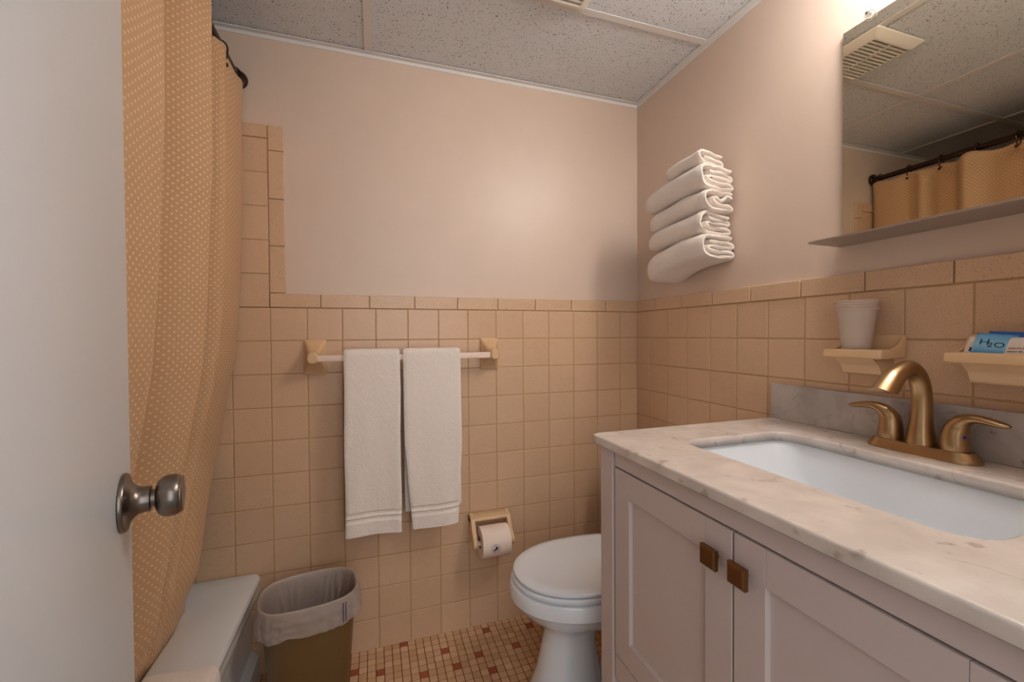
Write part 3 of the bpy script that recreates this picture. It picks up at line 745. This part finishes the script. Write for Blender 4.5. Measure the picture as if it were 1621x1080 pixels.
def iring(d, z): return [Vector((x, y, z)) for x, y in rrect(ocx, ocy, (ox1 - ox0) / 2 + d, (oy1 - oy0) / 2 + d, .045 + d, 10)]
b = MB(); L_ = [iring(0, CZ0), iring(0, CZ1 - .005), iring(.0015, CZ1 - .0015), iring(.005, CZ1), oring(.005, CZ1), oring(.0015, CZ1 - .0015), oring(0, CZ1 - .005), oring(0, CZ0 + .003), oring(.002, CZ0), iring(0, CZ0)]
b.loft(L_, cap0=False, cap1=False); bmesh.ops.remove_doubles(b.bm, verts=b.bm.verts[:], dist=1e-5)
b.build('slab', m_marble, ct, wn=True)
MB().box(-.0285, -.0095, CY_0, CY_1 - .001, CZ1 + .0002, .970, .0015, 2).build('backsplash', m_marble_grey, ct, wn=True)

# undermount basin
sk = thing('sink_basin', 'white rectangular undermount sink basin set in the marble top', 'sink', (ocx, ocy, .72))
def sr(dx0, dx1, dy0, dy1, z, r): 
    x0, x1, y0, y1 = ox0 + dx0, ox1 - dx1, oy0 + dy0, oy1 - dy1
    return [Vector((x, y, z)) for x, y in rrect((x0 + x1) / 2, (y0 + y1) / 2, (x1 - x0) / 2, (y1 - y0) / 2, r, 10)]
b = MB(); b.loft([sr(-.022, -.022, -.022, -.022, CZ0 - .012, .05), sr(-.022, -.022, -.022, -.022, CZ0 - .0008, .05), sr(-.006, -.006, -.006, -.006, CZ0 - .0008, .05), sr(-.003, -.003, -.003, -.003, CZ0 - .006, .05), sr(.004, .004, .006, .008, .82, .055), sr(.012, .012, .02, .03, .775, .06), sr(.024, .024, .04, .06, .745, .06), sr(.045, .045, .075, .10, .729, .06), sr(.08, .08, .14, .16, .722, .05), sr(.125, .125, .22, .22, .7195, .02)], cap0=False)
b.build('bowl', m_porc, sk)
MB().lathe([(.0215, 0), (.0215, .002), (.018, .0035), (.004, .003)], (ocx, ocy, .7195), (0, 0, 1), 32).build('drain', m_nickel, sk)

# ------------------------------------------------------------------ faucet
FX, FY, FZ = -.072, -1.033, CZ1 + .0003
fa = thing('faucet', 'brushed bronze two-handle faucet with arched spout behind the sink', 'faucet', (FX, FY, FZ))
def fr(hx, hy, z, r): return [Vector((x, y, z)) for x, y in rrect(FX, FY, hx, hy, r, 10)]
b = MB(); b.loft([fr(.0295, .0880, FZ, .0290), fr(.0298, .0883, FZ + .003, .0295), fr(.0285, .0865, FZ + .006, .028), fr(.0250, .0800, FZ + .016, .0245), fr(.0235, .0780, FZ + .0185, .023), fr(.0215, .0760, FZ + .019, .021)]); b.build('base_plate', m_bronze, fa)
b = MB()
pts = [(FX, FY, FZ + .017), (FX, FY, FZ + .030), (FX + .001, FY, FZ + .060), (FX + .002, FY, FZ + .095), (FX - .001, FY, FZ + .125), (FX - .012, FY, FZ + .150), (FX - .034, FY, FZ + .1655), (FX - .058, FY, FZ + .163), (FX - .081, FY, FZ + .150), (FX - .100, FY, FZ + .1325), (FX - .114, FY, FZ + .1185)]
rad = [(.0235, .0235), (.0215, .0215), (.0175, .0175), (.0160, .0160), (.0157, .0157), (.0155, .0155), (.0155, .0155), (.0160, .0160), (.0175, .0175), (.0195, .0195), (.0210, .0210)]
b.tube(pts, rad, 36, up=(0, 1, 0), sub=6); 
# the mouth is cut level
for v in b.bm.verts:
    pass
bb = b.bm; zc = FZ + .122
geom = bb.verts[:] + bb.edges[:] + bb.faces[:]
res = bmesh.ops.bisect_plane(bb, geom=geom, plane_co=(FX - .1, FY, zc), plane_no=(-.12, 0, -1), clear_outer=False, clear_inner=False)
dele = [v for v in bb.verts if v.co.x < FX - .05 and (Vector((v.co.x - (FX - .1), 0, v.co.z - zc)).dot(Vector((-.12, 0, -1))) > 1e-5)]
bmesh.ops.delete(bb, geom=dele, context='VERTS')
eds = [e for e in bb.edges if e.is_boundary]
bmesh.ops.contextual_create(bb, geom=eds)
b.build('spout', m_bronze, fa, angle=50)
for sgn, nm in ((1, 'hot'), (-1, 'cold')):
    hy = FY + sgn * .0510
    b = MB()
    p = [(FX, hy, FZ + .018), (FX, hy, FZ + .030), (FX, hy, FZ + .046), (FX + .001, hy + sgn * .003, FZ + .060), (FX - .001, hy + sgn * .010, FZ + .072), (FX - .003, hy + sgn * .021, FZ + .0795), (FX - .005, hy + sgn * .036, FZ + .0815), (FX - .007, hy + sgn * .052, FZ + .0795), (FX - .008, hy + sgn * .066, FZ + .077), (FX - .009, hy + sgn * .074, FZ + .0765)]
    r_ = [(.0205, .0205), (.0205, .0205), (.0190, .0190), (.0170, .0175), (.0145, .0135), (.0120, .0092), (.0100, .0068), (.0095, .0058), (.0082, .0046), (.0030, .0020)]
    b.tube(p, r_, 32, up=(1, 0, 0), sub=6); hd = b.build('handle', m_bronze, fa, angle=60)
    if sgn < 0:
        MB().lathe([(.0026, 0), (.0024, .001), (.001, .0014)], (FX - .0090, hy - .0167, FZ + .046), (-.47, -.88, .12), 14).build('temperature_dot', m_bluedot, hd)

# ------------------------------------------------------------------ ceramic tumbler shelf and soap dish on the right wall
def ledge(name, label, y0, y1, ztop, zbot, front):
    """y0 far end, y1 near end (y decreasing)"""
    t_ = thing(name, label, 'wall shelf', (-.006, (y0 + y1) / 2, 1.07))
    ya, yb = min(y0, y1), max(y0, y1)
    b = MB()
    b.box(-.012, -.0055, ya, yb, zbot, ztop, .0025, 2)
    b.build('back_plate', m_ceramic, t_)
    # tray with raised rim
    cxx = (-.010 - front) / 2; hx_ = (front - .010) / 2; cy_ = (ya + yb) / 2; hy_ = (yb - ya) / 2
    def q(d, z, r=.008): return [Vector((x, y, z)) for x, y in rrect(cxx, cy_, hx_ - d, hy_ - d + .004, max(r, .002), 5)]
    b = MB(); b.loft([q(.016, 1.0535), q(.003, 1.0545), q(0, 1.057), q(0, 1.070), q(.002, 1.0735), q(.006, 1.0745), q(.0085, 1.0725), q(.010, 1.067), q(.016, 1.0655)])
    b.build('tray', m_ceramic, t_)
    # corbel under the tray
    b = MB(); pr2 = smooth2([(-.010, 1.056), (-front + .016, 1.056), (-front + .020, 1.048), (-front + .032, 1.038), (-front + .038, 1.026), (-.046, 1.0175), (-.010, 1.015)], 4)
    b.prism(pr2, 'y', ya + .018, yb - .018, bev=0); b.build('corbel', m_ceramic, t_)
    for yy in (ya - .003, yb - .004):
        pr3 = smooth2([(-.008, ztop - .001), (-.012, ztop - .002), (-.020, ztop - .014), (-.034, ztop - .024), (-.055, 1.0745), (-.070, 1.070)], 4) + [(-.070, 1.058), (-.008, 1.058)]
        b = MB(); b.prism(pr3, 'y', yy, yy + .007, bev=.001); b.build('side_wing', m_ceramic, t_)
    return t_
ledge('tumbler_shelf', 'small beige ceramic tumbler shelf holding nested plastic cups above the faucet', -.857, -.971, 1.106, 1.018, .092)
ledge('soap_dish', 'wide beige ceramic soap dish holding soap packets at right', -1.076, -1.245, 1.106, 1.018, .092)

# nested cups
cc = (-.052, -.903); cz = 1.0672
for k in range(4):
    z0 = cz + k * .0060; b = MB(); H = .097
    b.lathe([(.026, z0), (.0268, z0 + .001), (.0285, z0 + .02), (.0362, z0 + H - .006), (.0368, z0 + H - .0034), (.0392, z0 + H - .0030), (.0396, z0 + H - .0010), (.0386, z0 + H), (.0360, z0 + H - .003), (.0278, z0 + .02), (.0255, z0 + .0016)], (cc[0], cc[1], 0), (0, 0, 1), 48)
    o = b.build('plastic_cup', m_cup, origin=(cc[0], cc[1], z0))
    tag(o, ['frosted plastic cup standing on the ceramic shelf, bottom cup of the nested stack', 'frosted plastic cup nested in the stack, second from the bottom', 'frosted plastic cup nested in the stack, just below the topmost', 'frosted plastic cup on the ceramic shelf, topmost of the nested stack'][k], 'cup', 'nested plastic cups on the tumbler shelf')

# soap packets leaning in the dish; text is built flat on their faces
def text(body, size, mat, parent, loc, rot, name='printed_text', ext=.00015, bold=False, sx=1.0, shear=0):
    c = bpy.data.curves.new(name, 'FONT'); c.body = body; c.size = size; c.extrude = ext; c.align_x = 'LEFT'; c.shear = shear
    tmp = bpy.data.objects.new('tmp', c); COL.objects.link(tmp)
    dg = bpy.context.evaluated_depsgraph_get(); dg.update()
    me = bpy.data.meshes.new_from_object(tmp.evaluated_get(dg)); bpy.data.objects.remove(tmp)
    me.transform(Matrix.Diagonal((sx, 1, 1, 1)))
    me.materials.clear(); me.materials.append(mat)
    o = bpy.data.objects.new(name, me); COL.objects.link(o); o.parent = parent; o.location = loc; o.rotation_euler = rot
    return o
def packet(label, w, h, th, loc, rot, mat, name='soap_packet', group=None):
    """local frame: x to the right as seen, z up the face, -y toward the viewer"""
    b = MB(); N = 14
    def pil(sgn):
        def fn(u, v):
            e = (1 - abs(2 * u - 1) ** 6) * (1 - abs(2 * v - 1) ** 6)
            return Vector(((u - .5) * w, sgn * (th / 2) * e ** .5, v * h))
        return fn
    b.grid(pil(-1), N, N); b.grid(pil(1), N, N); bmesh.ops.remove_doubles(b.bm, verts=b.bm.verts[:], dist=1e-6)
    o = b.build(name, mat); o.location = loc; o.rotation_euler = rot
    tag(o, label, 'soap packet', group); return o
# the face looks toward -x: rotate so that local x runs along -y
RZ_ = math.radians(-90)
p1 = packet('small white soap packet with a dark square, leftmost in the soap dish', .022, .034, .006, (-.052, -1.094, 1.068), (math.radians(-10), math.radians(14), RZ_), m_white_wrap)
b = MB(); b.box(-.0035, .0025, -.0036, -.0031, .007, .0145); o = b.build('printed_mark', m_text_dark, None, smooth=False); o.parent = p1
p2 = packet('blue wrapped soap packet marked with dark letters in the soap dish', .052, .043, .009, (-.064, -1.124, 1.0675), (math.radians(-24), math.radians(5), RZ_), m_blue)
text('H', .0155, m_text_dark, p2, (-.0175, -.0052, .0195), (PI / 2, 0, 0), 'letter_mark', sx=1.25)
text('2', .0120, m_text_dark, p2, (-.0060, -.0052, .0160), (PI / 2, 0, 0), 'letter_mark', sx=1.25)
text('O', .0130, m_text_dark, p2, (.0020, -.0052, .0165), (PI / 2, 0, 0), 'letter_mark', sx=1.35)
p3 = packet('deep blue soap packet standing behind the lighter blue one', .050, .040, .006, (-.034, -1.130, 1.072), (math.radians(-14), math.radians(3), RZ_), m_blue_deep)
p4 = packet('long white soap packet printed with small lines of text, right in the soap dish', .080, .038, .010, (-.068, -1.182, 1.0675), (math.radians(-28), 0, RZ_), m_white_wrap)
text('MASSAGE BAR', .0052, m_text_red, p4, (-.034, -.0056, .0125), (PI / 2, 0, 0), sx=1.3)
text('savon de massage', .0042, m_text_black, p4, (-.034, -.0056, .0075), (PI / 2, 0, 0), sx=1.2)

# ------------------------------------------------------------------ mirror, clip, shelf
mr = thing('wall_mirror', 'frameless rectangular mirror on the right wall above the steel shelf', 'mirror', (0, -1.15, 1.57))
MB().box(-.0085, -.0055, -1.46, -.8425, 1.3215, 1.8255).build('glass', m_mirror, mr, smooth=False)
MB().box(-.0054, -.0005, -1.461, -.8405, 1.3205, 1.8265).build('backing', m_mirror_edge, mr, smooth=False)
b = MB(); b.box(-.016, -.0005, -.909, -.893, 1.820, 1.838, .004, 2); b.lathe([(.009, 0), (.0085, .003), (.004, .0045)], (-.016, -.901, 1.831), (-1, 0, 0), 6); b.build('clip', m_clear, mr)
b = MB(); b.lathe([(.0032, 0), (.0026, .0016)], (-.0206, -.901, 1.831), (-1, 0, 0), 16); b.build('clip_screw', m_nickel, mr)
b = MB(); b.prism([(-.0005, 1.3185), (-.108, 1.3200), (-.108, 1.3245), (-.1065, 1.3245), (-.1060, 1.3215), (-.0005, 1.3200)], 'y', -1.47, -.833); 
sh = b.build('steel_shelf', m_steel, smooth=False, origin=(-.05, -1.15, 1.32)); tag(sh, 'narrow grey steel shelf on the wall along the mirror bottom', 'shelf')

# ------------------------------------------------------------------ vanity light above the mirror (just outside the frame)
vl = thing('vanity_light', 'three-globe wall lamp above the mirror', 'lamp', (0, -1.16, 1.985))
MB().box(-.022, -.0005, -1.42, -.90, 1.95, 2.03, .006, 3).build('back_plate', m_nickel, vl)
for y in (-1.01, -1.18, -1.35):
    MB().lathe([(.022, 0), (.026, .012), (.024, .03), (.018, .04)], (-.021, y, 1.985), (-1, 0, 0), 24).build('socket', m_nickel, vl)
    b = MB(); bmesh.ops.create_uvsphere(b.bm, u_segments=32, v_segments=20, radius=.046)
    for v in b.bm.verts: v.co += Vector((-.100, y, 1.985))
    b.build('globe', m_opal, vl)

# ------------------------------------------------------------------ folded towels on the wall rack
rk = thing('towel_rack', 'slim wall bracket carrying the stack of folded towels', 'towel rack', (0, -.47, 1.35))
MB().box(-.006, -.0005, -.52, -.40, 1.352, 1.392, .002, 2).build('wall_plate', m_steel, rk)
for y in (-.50, -.42): MB().tube([(-.004, y, 1.372), (-.13, y, 1.372)], .004, 12).build('prong', m_steel, rk)

def folded(z0, z1, yn, yf, wf, droop, seed, label, path=None, nearskew=.035, xw=-.012, th=None, thick_far=1.0, group='folded towels on the wall rack', curl=0.0, cat='towel'):
    """yn near end (towards camera), yf far end; wf depth from the wall; path in unit (u from wall to front, v from bottom to top)"""
    H = z1 - z0; th = th or H * .20
    P = path or [(.06, .90), (.5, .92), (.76, .91), (.895, .78), (.93, .5), (.895, .24), (.76, .1), (.5, .08), (.1, .11), (.02, .19), (.1, .30), (.4, .30), (.66, .32), (.78, .41), (.66, .49), (.4, .50), (.1, .5), (.02, .60), (.1, .69), (.4, .70), (.72, .70)]
    pp = smooth2([(u * wf, v * H) for u, v in P], 5)
    sec = thick(pp, th * .97); cen = pp + list(reversed(pp))
    NY = 34; rings = []
    for k in range(NY + 1):
        s_ = k / NY; e = k if k < NY - k else (NY - k)
        sc = (.45, .82, 1)[min(e, 2)]
        rg_ = []
        for (pu, pv), (qu, qv) in zip(sec, cen):
            u = qu + (pu - qu) * sc; v = qv + (pv - qv) * sc
            fr_ = u / wf
            # far end: everything pulls in and droops; near end skews
            y = yn + (yf - yn) * s_ + (-nearskew * fr_) * (1 - s_)
            y += .006 * noise.noise(Vector((qu * 30, qv * 30, seed))) * (1 - s_)
            far = max(0, (s_ - .80) / .20); 
            vv = H / 2 + (v - H / 2) * (1 - .30 * far ** 2) * (1 + (thick_far - 1) * s_)
            uu_ = u * (1 - .10 * far ** 2)
            dz = -droop * s_ ** 1.6 - curl * max(0, (s_ - .35) / .65) ** 1.5 * (1 - qv / H * .6)
            w1 = .0050 * noise.noise(Vector((qu * 22, qv * 24 + seed * 3, s_ * 3))) ; w2 = .003 * noise.noise(Vector((s_ * 4, qv * 20, seed + 5)))
            rg_.append(Vector((xw - uu_ - w2, y, z0 + vv + dz + w1)))
        rings.append(rg_)
    b = MB(); b.loft(rings); o = b.build('folded_towel', m_terry, origin=(xw - wf / 2, (yn + yf) / 2, z0), angle=70)
    tag(o, label, cat, group); return o
loose = [(.06, .90), (.5, .93), (.76, .91), (.89, .78), (.925, .5), (.89, .24), (.76, .1), (.5, .08), (.1, .14), (.03, .24), (.12, .33), (.36, .30), (.60, .36), (.72, .50), (.58, .60), (.42, .52), (.30, .62), (.2, .78), (.05, .72)]
folded(1.338, 1.412, -.525, -.275, .160, .020, 1.1, 'folded white towel at the bottom of the wall stack, sagging at its far end', thick_far=1.0, curl=.034)
folded(1.413, 1.481, -.512, -.278, .156, .020, 2.3, 'folded white towel second from the bottom of the wall stack')
folded(1.482, 1.546, -.525, -.278, .150, .020, 3.7, 'folded white towel third from the bottom, with loosely crumpled end layers', path=loose)
folded(1.547, 1.620, -.522, -.265, .162, .020, 5.2, 'thick folded white towel just under the small cloth on the stack')
folded(1.623, 1.668, -.505, -.372, .130, .012, 6.6, 'small folded washcloth on top of the towel stack', xw=-.035, cat='washcloth', th=.010,
       path=[(.06, .85), (.5, .86), (.84, .82), (.93, .55), (.84, .2), (.5, .16), (.1, .18), (.03, .33), (.12, .48), (.4, .5), (.75, .5)])
